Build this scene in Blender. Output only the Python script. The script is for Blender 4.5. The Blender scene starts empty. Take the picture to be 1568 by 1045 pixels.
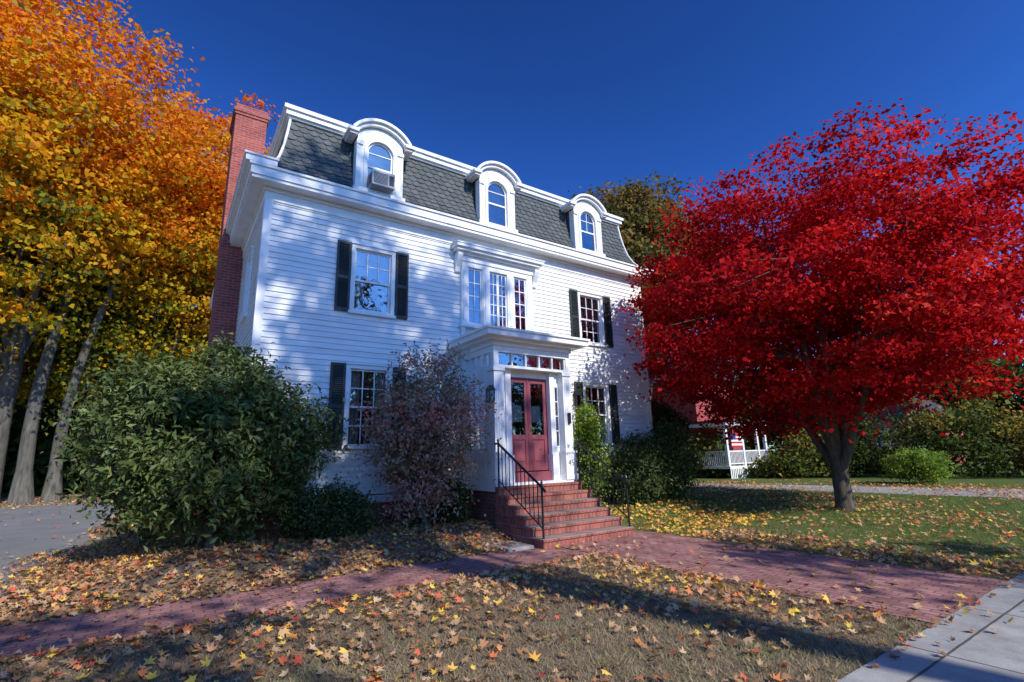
import bpy, numpy as np, math
from mathutils import Matrix, Vector
rng=np.random.default_rng(7)
D=bpy.data; scene=bpy.context.scene; COL=scene.collection
pi=math.pi
# ------------------------------------------------------------------ materials
def newmat(name):
    m=D.materials.new(name); m.use_nodes=True
    nt=m.node_tree; nt.nodes.clear()
    out=nt.nodes.new('ShaderNodeOutputMaterial')
    return m,nt,out
def N(nt,t,**k):
    n=nt.nodes.new(t)
    for a,b in k.items(): setattr(n,a,b)
    return n
def ramp(nt,stops,fac=None):
    r=nt.nodes.new('ShaderNodeValToRGB'); cr=r.color_ramp
    while len(cr.elements)<len(stops): cr.elements.new(0.5)
    for e,(p,c) in zip(cr.elements,stops):
        e.position=p; e.color=(c[0],c[1],c[2],1)
    if fac is not None: nt.links.new(fac,r.inputs[0])
    return r
def noise(nt,scale,detail=4,rough=.55,vec=None):
    n=N(nt,'ShaderNodeTexNoise'); n.inputs['Scale'].default_value=scale; n.inputs['Detail'].default_value=detail; n.inputs['Roughness'].default_value=rough
    if vec is not None: nt.links.new(vec,n.inputs['Vector'])
    return n
def objvec(nt,scale=(1,1,1),rot=(0,0,0),loc=(0,0,0)):
    tc=N(nt,'ShaderNodeTexCoord'); mp=N(nt,'ShaderNodeMapping')
    mp.inputs['Scale'].default_value=scale; mp.inputs['Rotation'].default_value=rot; mp.inputs['Location'].default_value=loc
    nt.links.new(tc.outputs['Object'],mp.inputs['Vector']); return mp.outputs['Vector']
def mixc(nt,a,b,fac,mode='MIX'):
    m=N(nt,'ShaderNodeMix',data_type='RGBA',blend_type=mode)
    for v,i in ((fac,0),(a,6),(b,7)):
        if hasattr(v,'is_linked'): nt.links.new(v,m.inputs[i])
        elif i==0: m.inputs[0].default_value=v
        else: m.inputs[i].default_value=(v[0],v[1],v[2],1)
    return m.outputs[2]
def bump(nt,h,strength,dist=.02):
    b=N(nt,'ShaderNodeBump'); b.inputs['Strength'].default_value=strength; b.inputs['Distance'].default_value=dist
    nt.links.new(h,b.inputs['Height']); return b.outputs['Normal']
def principled(nt,out,color,rough=.7,normal=None,spec=.3,metal=0):
    p=N(nt,'ShaderNodeBsdfPrincipled')
    if hasattr(color,'is_linked'): nt.links.new(color,p.inputs['Base Color'])
    else: p.inputs['Base Color'].default_value=(*color,1)
    if hasattr(rough,'is_linked'): nt.links.new(rough,p.inputs['Roughness'])
    else: p.inputs['Roughness'].default_value=rough
    p.inputs['Specular IOR Level'].default_value=spec; p.inputs['Metallic'].default_value=metal
    if normal is not None: nt.links.new(normal,p.inputs['Normal'])
    if out is not None: nt.links.new(p.outputs[0],out.inputs[0])
    return p
def simple(name,c,rough=.6,var=.12,scale=6,bumps=.15,spec=.3,metal=0,stretch=(1,1,1)):
    m,nt,out=newmat(name); v=objvec(nt,stretch)
    n=noise(nt,scale,5,.6,v)
    d=tuple(x*(1-var) for x in c); l=tuple(min(1,x*(1+var*.6)) for x in c)
    r=ramp(nt,[(.3,d),(.7,l)],n.outputs[0])
    n2=noise(nt,scale*12,3,.6,v)
    principled(nt,out,r.outputs[0],rough,bump(nt,n2.outputs[0],bumps,.004),spec,metal)
    return m
M={}
M['siding']=simple('white_clapboard_paint',(.82,.82,.79),.5,.16,1.2,.2,.3,stretch=(.5,.5,3))
M['trim']=simple('white_trim_paint',(.84,.84,.81),.45,.12,3,.1)
M['shutter']=simple('dark_green_shutter_paint',(.04,.048,.048),.5,.25,5)
M['door']=simple('maroon_door_paint',(.25,.065,.08),.5,.15,3,.05,.25)
M['iron']=simple('black_iron',(.012,.012,.014),.4,.2,8,.1,.5)
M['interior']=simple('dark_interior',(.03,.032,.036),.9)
M['curtain']=simple('curtain_cloth',(.55,.54,.50),.9,.2,12,.3,stretch=(6,1,.3))
M['ac']=simple('ac_plastic',(.60,.59,.55),.5,.1,5)
M['dark']=simple('dark_grille',(.05,.05,.05),.6)
M['purple']=simple('purple_cloth',(.14,.07,.32),.8,.4,8)
M['teal']=simple('stained_teal',(.06,.28,.25),.4,.5,9)
M['brass']=simple('brass',(.6,.45,.18),.3,.1,5,.05,.5,1)
M['concrete_step']=simple('grey_stone',(.30,.28,.27),.8,.3,5,.4)
M['tin']=simple('grey_painted_roof',(.42,.45,.48),.5,.15,2)
M['roof']=simple('dark_shingle',(.06,.06,.065),.8,.3,8)
M['flagred']=simple('flag_red',(.5,.03,.04),.8); M['flagblue']=simple('flag_blue',(.03,.05,.2),.8)
def slate():
    m,nt,out=newmat('slate_shingle')
    a=N(nt,'ShaderNodeAttribute',attribute_name='tint')
    r=ramp(nt,[(0,(.080,.090,.088)),(.5,(.12,.132,.13)),(1,(.165,.178,.172))],a.outputs['Fac'])
    v=objvec(nt); n=noise(nt,14,5,.6,v); c=mixc(nt,r.outputs[0],(.06,.07,.07),n.outputs[0])
    principled(nt,out,c,.75,bump(nt,n.outputs[0],.3,.01),.25)
    return m
M['slate']=slate()
def glass(name='window_glass',add=.20):
    m,nt,out=newmat(name)
    t=N(nt,'ShaderNodeBsdfTransparent'); t.inputs[0].default_value=(.75,.8,.82,1)
    g=N(nt,'ShaderNodeBsdfGlossy'); g.inputs['Roughness'].default_value=.015; g.inputs['Color'].default_value=(.95,.97,1,1)
    v=objvec(nt); n=noise(nt,1.6,2,.5,v); b=bump(nt,n.outputs[0],.35,.04); nt.links.new(b,g.inputs['Normal'])
    f=N(nt,'ShaderNodeFresnel'); f.inputs[0].default_value=1.7
    ad=N(nt,'ShaderNodeMath',operation='ADD'); nt.links.new(f.outputs[0],ad.inputs[0]); ad.inputs[1].default_value=add
    mx=N(nt,'ShaderNodeMixShader'); nt.links.new(ad.outputs[0],mx.inputs[0]); nt.links.new(t.outputs[0],mx.inputs[1]); nt.links.new(g.outputs[0],mx.inputs[2])
    nt.links.new(mx.outputs[0],out.inputs[0]); return m
M['glass']=glass(); M['dglass']=glass('door_glass',.05)
def brickmat(name,c1,c2,mortar,w,h,ms,plane='xy',dirt=.35,offset=.5):
    m,nt,out=newmat(name)
    if plane=='yx': v=objvec(nt,rot=(0,0,pi/2))
    elif plane=='xy': v=objvec(nt)
    else:
        tc=N(nt,'ShaderNodeTexCoord'); sp=N(nt,'ShaderNodeSeparateXYZ'); cb=N(nt,'ShaderNodeCombineXYZ')
        ad=N(nt,'ShaderNodeMath',operation='ADD')
        nt.links.new(tc.outputs['Object'],sp.inputs[0]); nt.links.new(sp.outputs[0],ad.inputs[0]); nt.links.new(sp.outputs[1],ad.inputs[1])
        nt.links.new(ad.outputs[0],cb.inputs[0]); nt.links.new(sp.outputs[2],cb.inputs[1]); v=cb.outputs[0]
    wv=noise(nt,5,2,.5,v)
    va=N(nt,'ShaderNodeVectorMath',operation='SCALE'); nt.links.new(wv.outputs['Color'],va.inputs[0]); va.inputs['Scale'].default_value=.012
    vb=N(nt,'ShaderNodeVectorMath',operation='ADD'); nt.links.new(v,vb.inputs[0]); nt.links.new(va.outputs[0],vb.inputs[1])
    b=N(nt,'ShaderNodeTexBrick'); b.offset=offset
    nt.links.new(vb.outputs[0],b.inputs['Vector'])
    b.inputs['Color1'].default_value=(*c1,1); b.inputs['Color2'].default_value=(*c2,1); b.inputs['Mortar'].default_value=(*mortar,1)
    b.inputs['Scale'].default_value=1; b.inputs['Brick Width'].default_value=w; b.inputs['Row Height'].default_value=h; b.inputs['Mortar Size'].default_value=ms
    b.inputs['Mortar Smooth'].default_value=.3; b.inputs['Bias'].default_value=0
    n=noise(nt,2.2,6,.65,v); r=ramp(nt,[(.3,(1-dirt,1-dirt,1-dirt)),(.65,(1.1,1.1,1.1))],n.outputs[0])
    c=mixc(nt,b.outputs['Color'],r.outputs[0],1.0,'MULTIPLY')
    n3=noise(nt,60,3,.6,v)
    hh=N(nt,'ShaderNodeMath',operation='SUBTRACT'); nt.links.new(n3.outputs[0],hh.inputs[0]); nt.links.new(b.outputs['Fac'],hh.inputs[1])
    principled(nt,out,c,.85,bump(nt,hh.outputs[0],.5,.008),.2)
    return m
M['chimney']=brickmat('red_chimney_brick',(.42,.085,.06),(.29,.06,.05),(.32,.20,.17),.21,.075,.009,'v',.3)
M['stepbrick']=brickmat('red_step_brick',(.42,.12,.085),(.26,.075,.06),(.30,.22,.19),.1,.17,.010,'v',.45)
M['found']=brickmat('foundation_brick',(.25,.09,.07),(.20,.07,.06),(.2,.16,.14),.21,.075,.008,'v',.4)
M['paver']=brickmat('brick_paver',(.44,.215,.19),(.31,.135,.12),(.15,.105,.095),.2,.1,.010,'xy',.45)
M['paver2']=brickmat('brick_paver_walk',(.44,.215,.19),(.31,.135,.12),(.15,.105,.095),.2,.1,.010,'yx',.45)
M['sidewalk']=brickmat('sidewalk_concrete',(.38,.37,.34),(.31,.30,.285),(.10,.095,.08),1.6,1.75,.012,'xy',.35,0.)
M['redwall']=simple('neighbour_red_siding',(.38,.07,.06),.7,.15,3)
M['pinkwall']=simple('neighbour_pink_siding',(.42,.10,.10),.7,.15,3)
def ground():
    m,nt,out=newmat('lawn_ground')
    v=objvec(nt)
    n1=noise(nt,.55,6,.6,v); n2=noise(nt,9,6,.7,v); n3=noise(nt,70,4,.7,v)
    tan=ramp(nt,[(.25,(.09,.065,.04)),(.5,(.23,.175,.115)),(.75,(.34,.27,.18))],n3.outputs[0])
    grn=ramp(nt,[(.25,(.05,.075,.016)),(.5,(.10,.14,.035)),(.75,(.17,.21,.07))],n3.outputs[0])
    sp=N(nt,'ShaderNodeSeparateXYZ'); nt.links.new(v,sp.inputs[0])
    mr=N(nt,'ShaderNodeMapRange'); mr.inputs[1].default_value=-1; mr.inputs[2].default_value=6; mr.inputs[3].default_value=-.1; mr.inputs[4].default_value=.85
    nt.links.new(sp.outputs[0],mr.inputs[0])
    ad=N(nt,'ShaderNodeMath',operation='ADD'); nt.links.new(n1.outputs[0],ad.inputs[0]); nt.links.new(mr.outputs[0],ad.inputs[1])
    ad2=N(nt,'ShaderNodeMath',operation='MULTIPLY_ADD'); nt.links.new(n2.outputs[0],ad2.inputs[0]); ad2.inputs[1].default_value=.5; nt.links.new(ad.outputs[0],ad2.inputs[2])
    r=ramp(nt,[(.75,(0,0,0)),(1.0,(1,1,1))],ad2.outputs[0])
    c=mixc(nt,tan.outputs[0],grn.outputs[0],r.outputs[0])
    principled(nt,out,c,.95,bump(nt,n3.outputs[0],.8,.03),.1)
    return m
M['ground']=ground()
def asphalt(name,c0,c1):
    m,nt,out=newmat(name); v=objvec(nt); n1=noise(nt,.8,5,.6,v); n2=noise(nt,120,3,.7,v)
    r=ramp(nt,[(.3,c0),(.7,c1)],n1.outputs[0]); r2=ramp(nt,[(.3,(.6,.6,.6)),(.7,(1.25,1.25,1.25))],n2.outputs[0])
    principled(nt,out,mixc(nt,r.outputs[0],r2.outputs[0],1.,'MULTIPLY'),.85,bump(nt,n2.outputs[0],.5,.01),.25); return m
M['drive']=asphalt('worn_asphalt',(.17,.17,.17),(.24,.24,.235))
M['road']=asphalt('road_asphalt',(.045,.045,.048),(.065,.065,.065))
M['paint']=simple('road_paint',(.7,.7,.68),.7)
M['bark']=simple('grey_brown_bark',(.11,.09,.07),.95,.5,5,1.,.1,stretch=(3,3,.6))
M['barkl']=simple('pale_bark',(.12,.11,.09),.95,.6,2.5,1.,.1,stretch=(3,3,.5))
def leafmat(name,stops,trans=.35,rough=.55,spec=.3,tc=(1.5,1.4,1.0)):
    m,nt,out=newmat(name)
    a=N(nt,'ShaderNodeAttribute',attribute_name='tint')
    r=ramp(nt,stops,a.outputs['Fac'])
    p=principled(nt,None,r.outputs[0],rough,None,spec)
    t=N(nt,'ShaderNodeBsdfTranslucent'); c=mixc(nt,r.outputs[0],tc,1.,'MULTIPLY'); nt.links.new(c,t.inputs[0])
    mx=N(nt,'ShaderNodeMixShader'); mx.inputs[0].default_value=trans
    nt.links.new(p.outputs[0],mx.inputs[1]); nt.links.new(t.outputs[0],mx.inputs[2]); nt.links.new(mx.outputs[0],out.inputs[0])
    return m
L={}
L['red']=leafmat('red_maple_leaves',[(0,(.12,.005,.007)),(.35,(.36,.008,.012)),(.75,(.62,.016,.020)),(1,(.78,.08,.045))],.36,.7,.05)
L['orange']=leafmat('orange_maple_leaves',[(0,(.05,.08,.015)),(.2,(.18,.19,.015)),(.42,(.56,.36,.012)),(.66,(.70,.27,.012)),(1,(.60,.11,.012))],.42,.6,.12)
L['rhodo']=leafmat('rhododendron_leaves',[(0,(.04,.06,.016)),(.5,(.095,.135,.036)),(.9,(.18,.215,.065)),(1,(.30,.27,.07))],.15,.45,.2)
L['mixed']=leafmat('autumn_shrub_leaves',[(0,(.12,.14,.06)),(.35,(.24,.22,.12)),(.58,(.40,.27,.21)),(.8,(.46,.25,.22)),(1,(.60,.19,.13))],.25,.6,.12)
L['bright']=leafmat('bright_green_leaves',[(0,(.08,.15,.02)),(.7,(.21,.32,.045)),(1,(.42,.40,.06))],.35,.6,.15)
L['dark']=leafmat('dark_green_leaves',[(0,(.022,.040,.012)),(.6,(.06,.09,.026)),(1,(.12,.14,.04))],.15,.5,.2)
L['brown']=leafmat('olive_brown_leaves',[(0,(.06,.07,.018)),(.5,(.17,.125,.035)),(1,(.30,.16,.04))],.3,.6,.1)
L['far']=leafmat('distant_leaves',[(0,(.025,.045,.012)),(.4,(.07,.095,.022)),(.7,(.20,.18,.035)),(1,(.45,.22,.035))],.25,.6,.1)
L['litter']=leafmat('fallen_leaves',[(0,(.16,.085,.04)),(.3,(.38,.20,.09)),(.55,(.58,.40,.23)),(.70,(.62,.21,.07)),(.8,(.64,.08,.05)),(.88,(.78,.55,.06)),(1,(.78,.47,.10))],.12,.7)
L['grass']=leafmat('grass_blades',[(0,(.26,.19,.12)),(.45,(.36,.29,.17)),(.65,(.17,.20,.06)),(1,(.13,.21,.045))],.25,.7)
# ------------------------------------------------------------------ mesh builder
def empty(name,loc=(0,0,0)):
    e=D.objects.new(name,None); e.location=loc; COL.objects.link(e); e.empty_display_size=.3; return e
def np_mesh(name,V,F,mat,tint=None,parent=None):
    me=D.meshes.new(name); V=np.asarray(V,np.float32); F=np.asarray(F,np.int32)
    k=F.shape[1]
    me.vertices.add(len(V)); me.vertices.foreach_set('co',V.ravel())
    me.loops.add(F.size); me.loops.foreach_set('vertex_index',F.ravel())
    me.polygons.add(len(F)); me.polygons.foreach_set('loop_start',np.arange(0,F.size,k,dtype=np.int32))
    try: me.polygons.foreach_set('loop_total',np.full(len(F),k,np.int32))
    except Exception: pass
    if tint is not None:
        a=me.attributes.new('tint','FLOAT','POINT'); a.data.foreach_set('value',np.asarray(tint,np.float32))
    me.update(calc_edges=True)
    me.materials.append(mat)
    o=D.objects.new(name,me); COL.objects.link(o)
    if parent: o.parent=parent
    return o
class MB:
    def __init__(s): s.v=[]; s.f=[]; s.t=[]
    def add(s,vs,fs,t=.5):
        b=len(s.v); s.v+=[tuple(p) for p in vs]; s.f+=[tuple(i+b for i in f) for f in fs]; s.t+=[t]*len(vs)
    def box(s,x0,x1,y0,y1,z0,z1):
        if x0>x1:x0,x1=x1,x0
        if y0>y1:y0,y1=y1,y0
        if z0>z1:z0,z1=z1,z0
        s.add([(x0,y0,z0),(x1,y0,z0),(x1,y1,z0),(x0,y1,z0),(x0,y0,z1),(x1,y0,z1),(x1,y1,z1),(x0,y1,z1)],
              [(0,3,2,1),(4,5,6,7),(0,1,5,4),(1,2,6,5),(2,3,7,6),(3,0,4,7)])
    def quad(s,a,b,c,d): s.add([a,b,c,d],[(0,1,2,3)])
    def prism(s,poly,y0,y1):
        n=len(poly); vs=[(x,y0,z) for x,z in poly]+[(x,y1,z) for x,z in poly]
        s.add(vs,[tuple(range(n)),tuple(range(2*n-1,n-1,-1))]+[(i,i+n,(i+1)%n+n,(i+1)%n) for i in range(n)])
    def prismx(s,poly,x0,x1):
        n=len(poly); vs=[(x0,y,z) for y,z in poly]+[(x1,y,z) for y,z in poly]
        s.add(vs,[tuple(range(n)),tuple(range(2*n-1,n-1,-1))]+[(i,i+n,(i+1)%n+n,(i+1)%n) for i in range(n)])
    def arc(s,xc,zc,r0,r1,a0,a1,y0,y1,n=20):
        vs=[];fs=[]
        for i in range(n+1):
            a=a0+(a1-a0)*i/n; c,q=math.sin(a),math.cos(a)
            vs+=[(xc+r0*c,y0,zc+r0*q),(xc+r1*c,y0,zc+r1*q),(xc+r1*c,y1,zc+r1*q),(xc+r0*c,y1,zc+r0*q)]
        for i in range(n):
            b=4*i
            for k in range(4): fs.append((b+k,b+(k+1)%4,b+4+(k+1)%4,b+4+k))
        fs+= [(0,3,2,1),(4*n,4*n+1,4*n+2,4*n+3)]
        s.add(vs,fs)
    def tube(s,pts,rad,n=8,t=.5):
        pts=[Vector(p) for p in pts]; vs=[]; fs=[]
        for i,p in enumerate(pts):
            d=(pts[min(i+1,len(pts)-1)]-pts[max(i-1,0)])
            if d.length<1e-6: d=Vector((0,0,1))
            d.normalize(); u=d.cross(Vector((0,1,0)) if abs(d.y)<.9 else Vector((1,0,0))).normalized(); w=d.cross(u)
            r=rad[i] if hasattr(rad,'__len__') else rad
            for k in range(n):
                a=2*pi*k/n; vs.append(p+(u*math.cos(a)+w*math.sin(a))*r)
        for i in range(len(pts)-1):
            for k in range(n): fs.append((i*n+k,i*n+(k+1)%n,(i+1)*n+(k+1)%n,(i+1)*n+k))
        fs.append(tuple(range(n))); fs.append(tuple(range(len(pts)*n-1,(len(pts)-1)*n-1,-1)))
        s.add(vs,fs,t)
    def obj(s,name,mat,parent=None,bevel=0,smooth=False):
        if not s.v: return None
        me=D.meshes.new(name); me.from_pydata(s.v,[],s.f)
        a=me.attributes.new('tint','FLOAT','POINT'); a.data.foreach_set('value',np.array(s.t,np.float32))
        if smooth: me.shade_smooth()
        me.materials.append(mat); me.update()
        o=D.objects.new(name,me); COL.objects.link(o)
        if parent: o.parent=parent
        if bevel:
            b=o.modifiers.new('bevel','BEVEL'); b.width=bevel; b.segments=1; b.limit_method='ANGLE'; b.angle_limit=math.radians(50)
        return o
# ------------------------------------------------------------------ HOUSE
W=5.578; DEP=10.0
house=empty('white_mansard_house')
trim=MB(); siding=MB(); glassb=MB(); shut=MB(); inter=MB(); curt=MB(); slateb=MB(); tin=MB(); doorb=MB(); brick=MB(); purp=MB(); teal=MB(); dgl=MB()
Z0=.92; ZF=6.86
fr_open=[]
XO=3.303
wins=[]
for sx in (-1,1):
    wins.append((sx*XO-.5,sx*XO+.5,4.72,6.29)); wins.append((sx*XO-.5,sx*XO+.5,1.86,3.577))
fr_open+=[(a+.05,b-.05,c+.05,d-.05) for a,b,c,d in wins]
fr_open.append((-1.05,1.05,4.80,6.36))
fr_open.append((-1.0,1.0,1.0,4.05))
def clap(mapf,u0,u1,z0,z1,openings,e=.118):
    z=z0
    while z<z1-.01:
        zt=min(z+e,z1); zc=(z+zt)/2
        iv=[(u0,u1)]
        for a,b,c,d in openings:
            if c<zc<d:
                nv=[]
                for p,q in iv:
                    if b<=p or a>=q: nv.append((p,q))
                    else:
                        if a>p: nv.append((p,a))
                        if b<q: nv.append((b,q))
                iv=nv
        for p,q in iv:
            cuts=[p]
            x=p+rng.uniform(1,4)
            while x<q-.8: cuts.append(x); x+=rng.uniform(2.5,4.5)
            cuts.append(q)
            for i in range(len(cuts)-1):
                a,b=cuts[i],cuts[i+1]-(.002 if i<len(cuts)-2 else 0)
                j=rng.uniform(-.002,.002)
                siding.quad(mapf(a,z,.024+j),mapf(b,z,.024+j),mapf(b,zt+.004,.003),mapf(a,zt+.004,.003))
                siding.quad(mapf(a,z,-.01),mapf(b,z,-.01),mapf(b,z,.024+j),mapf(a,z,.024+j))
        z+=e
mf=lambda u,z,o:(u,-o,z)
ml=lambda u,z,o:(-W-o,u,z)
mr_=lambda u,z,o:(W+o,u,z)
mb_=lambda u,z,o:(u,DEP+o,z)
clap(mf,-W+.12,W-.12,Z0,ZF,fr_open)
side_w=[(1.3,2.1,4.72,6.29),(1.3,2.1,1.86,3.577),(6.5,7.3,4.72,6.29),(6.5,7.3,1.86,3.577)]
clap(ml,.12,DEP,Z0,ZF,[(a+.05,b-.05,c+.05,d-.05) for a,b,c,d in side_w])
clap(mr_,.12,DEP,Z0,ZF,[])
clap(mb_,-W,W,Z0,ZF,[])
for sx in (-1,1):
    trim.box(sx*(W-.125),sx*(W+.028),-.03,.13,Z0-.02,ZF+.02)
    trim.box(sx*(W-.0),sx*(W+.028),DEP-.12,DEP+.02,Z0-.02,ZF+.02)
trim.box(-W-.045,W+.045,-.048,.1,Z0-.17,Z0-.021); trim.box(-W-.045,-W+.05,.101,DEP,Z0-.17,Z0-.021); trim.box(W-.05,W+.045,.101,DEP,Z0-.17,Z0-.021)
brick.box(-W+.01,W-.01,.01,DEP,-.2,Z0-.171)
def ring(mb,o0,o1,z0,z1):
    mb.box(-W-o1,W+o1,-o1,-o0,z0,z1); mb.box(-W-o1,W+o1,DEP+o0,DEP+o1,z0,z1)
    mb.box(-W-o1,-W-o0,-o0+.0005,DEP+o0-.0005,z0,z1); mb.box(W+o0,W+o1,-o0+.0005,DEP+o0-.0005,z0,z1)
ring(trim,-.06,.035,ZF,7.05)
ring(trim,-.06,.075,7.051,7.13)
ring(trim,-.06,.33,7.131,7.20)
ring(trim,-.06,.36,7.201,7.38)
ring(trim,-.06,.395,7.381,7.43)
trim.box(-W-.47,-W+.10,-.40,3.55,7.432,7.56); trim.box(-W-.50,-W-.40,-.43,3.55,7.5605,7.60); trim.box(-W-.40,-W+.12,-.43,-.36,7.5605,7.60)
prof=[(-.34,7.435),(-.22,7.47),(-.05,7.58),(.10,7.78),(.21,8.05),(.29,8.40),(.35,8.80),(.39,9.16)]
pa=np.array(prof)
for i in range(len(prof)-1):
    (i0,z0),(i1,z1)=prof[i],prof[i+1]
    a=[(-W+i0,i0,z0),(W-i0,i0,z0),(W-i0,DEP-i0,z0),(-W+i0,DEP-i0,z0)]
    b=[(-W+i1,i1,z1),(W-i1,i1,z1),(W-i1,DEP-i1,z1),(-W+i1,DEP-i1,z1)]
    for k in range(4): slateb.quad(a[k],a[(k+1)%4],b[(k+1)%4],b[k])
seg=np.r_[0,np.cumsum(np.hypot(np.diff(pa[:,0]),np.diff(pa[:,1])))]
def at(s):
    s=min(max(s,0),seg[-1]); return float(np.interp(s,seg,pa[:,0])),float(np.interp(s,seg,pa[:,1]))
rowh=.14; tw=.215
def tiles(side):
    r=0; s=.03
    while s<seg[-1]-.02:
        i0,z0=at(s); i1,z1=at(s+rowh*1.3)
        lo,hi=(-W+i0,W-i0) if side=='f' else (i0,DEP-i0)
        x=lo+(tw/2 if r%2 else 0)
        dx=i1-i0; dz=z1-z0; ln=math.hypot(dx,dz); nx,nz=-dz/ln,dx/ln
        while x<hi:
            xe=min(x+tw-.008,hi); w=xe-x
            if w>.05:
                prof2=[(0,.45),(.08,.2),(.25,.05),(.5,0),(.75,.05),(.92,.2),(1,.45)]
                pts=[]
                off=.024+rng.uniform(0,.008)
                for a,b in prof2:
                    k=b/1.3
                    pts.append((x+a*w,i0+dx*k+nx*off*(1-k),z0+dz*k+nz*off*(1-k)))
                allp=pts+[(xe,i1+nx*.002,z1+nz*.002),(x,i1+nx*.002,z1+nz*.002)]
                P=[(p[0],p[1],p[2]) for p in allp] if side=='f' else [(-W+p[1],p[0],p[2]) for p in allp]
                slateb.add(P,[tuple(range(len(P)))],float(rng.beta(2,2)))
            x+=tw
        s+=rowh; r+=1
tiles('f'); tiles('l')
ring(trim,-.55,-.33,9.15,9.20)
ring(trim,-.55,-.27,9.201,9.32)
ring(trim,-.55,-.22,9.321,9.40)
ring(tin,-.60,-.225,9.401,9.42)
tin.add([(-W+.5,.5,9.41),(W-.5,.5,9.41),(W-.5,DEP-.5,9.41),(-W+.5,DEP-.5,9.41),(0,DEP/2,9.75)],[(0,1,4),(1,2,4),(2,3,4),(3,0,4)])
for sx in (-1,1):
    trim.tube([(sx*(W-i)+sx*.012,i-.012,z) for i,z in prof[1:]],.03,6)
def dhwin(mb,x0,x1,z0,z1,y,cols,rows,lrows=None,curtain=None,cas=.10,mapf=None):
    def bx(b,xa,xb,o0,o1,za,zb):
        if mapf is None: b.box(xa,xb,y-o1,y-o0,za,zb)
        else:
            p=mapf(xa,za,o0); q=mapf(xb,zb,o1); b.box(p[0],q[0],p[1],q[1],p[2],q[2])
    bx(mb,x0,x0+cas,-.06,.045,z0+.03,z1-cas); bx(mb,x1-cas,x1,-.06,.045,z0+.03,z1-cas)
    bx(mb,x0-.001,x1+.001,-.06,.046,z1-cas,z1)
    bx(mb,x0-.03,x1+.03,-.05,.075,z1,z1+.035)
    bx(mb,x0-.035,x1+.035,-.06,.085,z0-.03,z0+.03)
    gx0,gx1,gz0,gz1=x0+cas,x1-cas,z0+.03,z1-cas
    zm=(gz0+gz1)/2; s=.04
    for (a,b,dep,rr) in ((zm-.02,gz1,-.02,rows),(gz0,zm+.02,-.05,lrows if lrows is not None else rows)):
        bx(mb,gx0,gx0+s,dep-.03,dep,a,b); bx(mb,gx1-s,gx1,dep-.03,dep,a,b)
        bx(mb,gx0+s,gx1-s,dep-.03,dep-.0005,a,a+s); bx(mb,gx0+s,gx1-s,dep-.03,dep-.0005,b-s,b)
        ix0,ix1,iz0,iz1=gx0+s,gx1-s,a+s,b-s
        if rr>0:
            for c in range(1,cols):
                xx=ix0+(ix1-ix0)*c/cols; bx(mb,xx-.010,xx+.010,dep-.025,dep-.003,iz0,iz1)
            for r in range(1,rr):
                zz=iz0+(iz1-iz0)*r/rr; bx(mb,ix0,ix1,dep-.024,dep-.004,zz-.010,zz+.010)
        if mapf is None: glassb.quad((ix0-.01,y-dep+.018,iz0-.01),(ix1+.01,y-dep+.018,iz0-.01),(ix1+.01,y-dep+.018,iz1+.01),(ix0-.01,y-dep+.018,iz1+.01))
        else: glassb.quad(mapf(ix0,iz0,dep-.018),mapf(ix1,iz0,dep-.018),mapf(ix1,iz1,dep-.018),mapf(ix0,iz1,dep-.018))
    m=mapf or (lambda u,z,o:(u,y-o,z))
    a0,a1=x0+.02,x1-.02; b0,b1=z0+.0,z1-.02; o0,o1=-.07,-.75
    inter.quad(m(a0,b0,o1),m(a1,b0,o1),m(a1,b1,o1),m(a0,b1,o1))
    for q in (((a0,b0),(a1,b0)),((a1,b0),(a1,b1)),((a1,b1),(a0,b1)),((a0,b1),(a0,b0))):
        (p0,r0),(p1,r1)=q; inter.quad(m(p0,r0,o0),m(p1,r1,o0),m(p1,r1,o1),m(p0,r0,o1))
    if curtain=='blind':
        zz=gz1
        while zz>gz0+(gz1-gz0)*.32:
            curt.quad(m(gx0+.02,zz,-.13),m(gx1-.02,zz,-.13),m(gx1-.02,zz-.045,-.10),m(gx0+.02,zz-.045,-.10)); zz-=.05
    elif curtain:
        n=14
        for sd in (0,1):
            ww=(gx1-gx0)*.30; xs=gx0 if sd==0 else gx1-ww
            for i in range(n):
                xa=xs+ww*i/n; xb=xs+ww*(i+1)/n; oa=-.14-.03*math.sin(i*1.7); ob=-.14-.03*math.sin((i+1)*1.7)
                curt.quad(m(xa,gz0,oa),m(xb,gz0,ob),m(xb,gz1,ob),m(xa,gz1,oa))
def shutter(x0,x1,z0,z1,y=-.03):
    t=.035; f=.045
    shut.box(x0,x0+f,y-t,y,z0,z1); shut.box(x1-f,x1,y-t,y,z0,z1)
    zm=z0+(z1-z0)*.48
    for a,b in ((z0,z0+.07),(zm-.035,zm+.035),(z1-.06,z1)): shut.box(x0+f,x1-f,y-t+.001,y,a,b)
    for a,b in ((z0+.07,zm-.035),(zm+.035,z1-.06)):
        z=a
        while z<b-.02:
            shut.add([(x0+f,y-t+.004,z),(x1-f,y-t+.004,z),(x1-f,y-.004,z+.03),(x0+f,y-.004,z+.03),(x0+f,y-t+.004,z+.006),(x1-f,y-t+.004,z+.006),(x1-f,y-.004,z+.036),(x0+f,y-.004,z+.036)],
              [(0,3,2,1),(4,5,6,7),(0,1,5,4),(2,3,7,6)])
            z+=.042
    shut.box(x0+f,x1-f,y-.003,y-.001,z0+.07,z1-.06)
for i,(a,b,c,d) in enumerate(wins):
    cur={0:'side',1:'side',2:'blind',3:'side'}[i]
    dhwin(trim,a,b,c,d,0,3,2,lrows=(2 if c<4 else 0) if i<2 else 2,curtain=cur,cas=.085)
    shutter(a-.318,a-.018,c-.01,d+.01); shutter(b+.018,b+.318,c-.01,d+.01)
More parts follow.
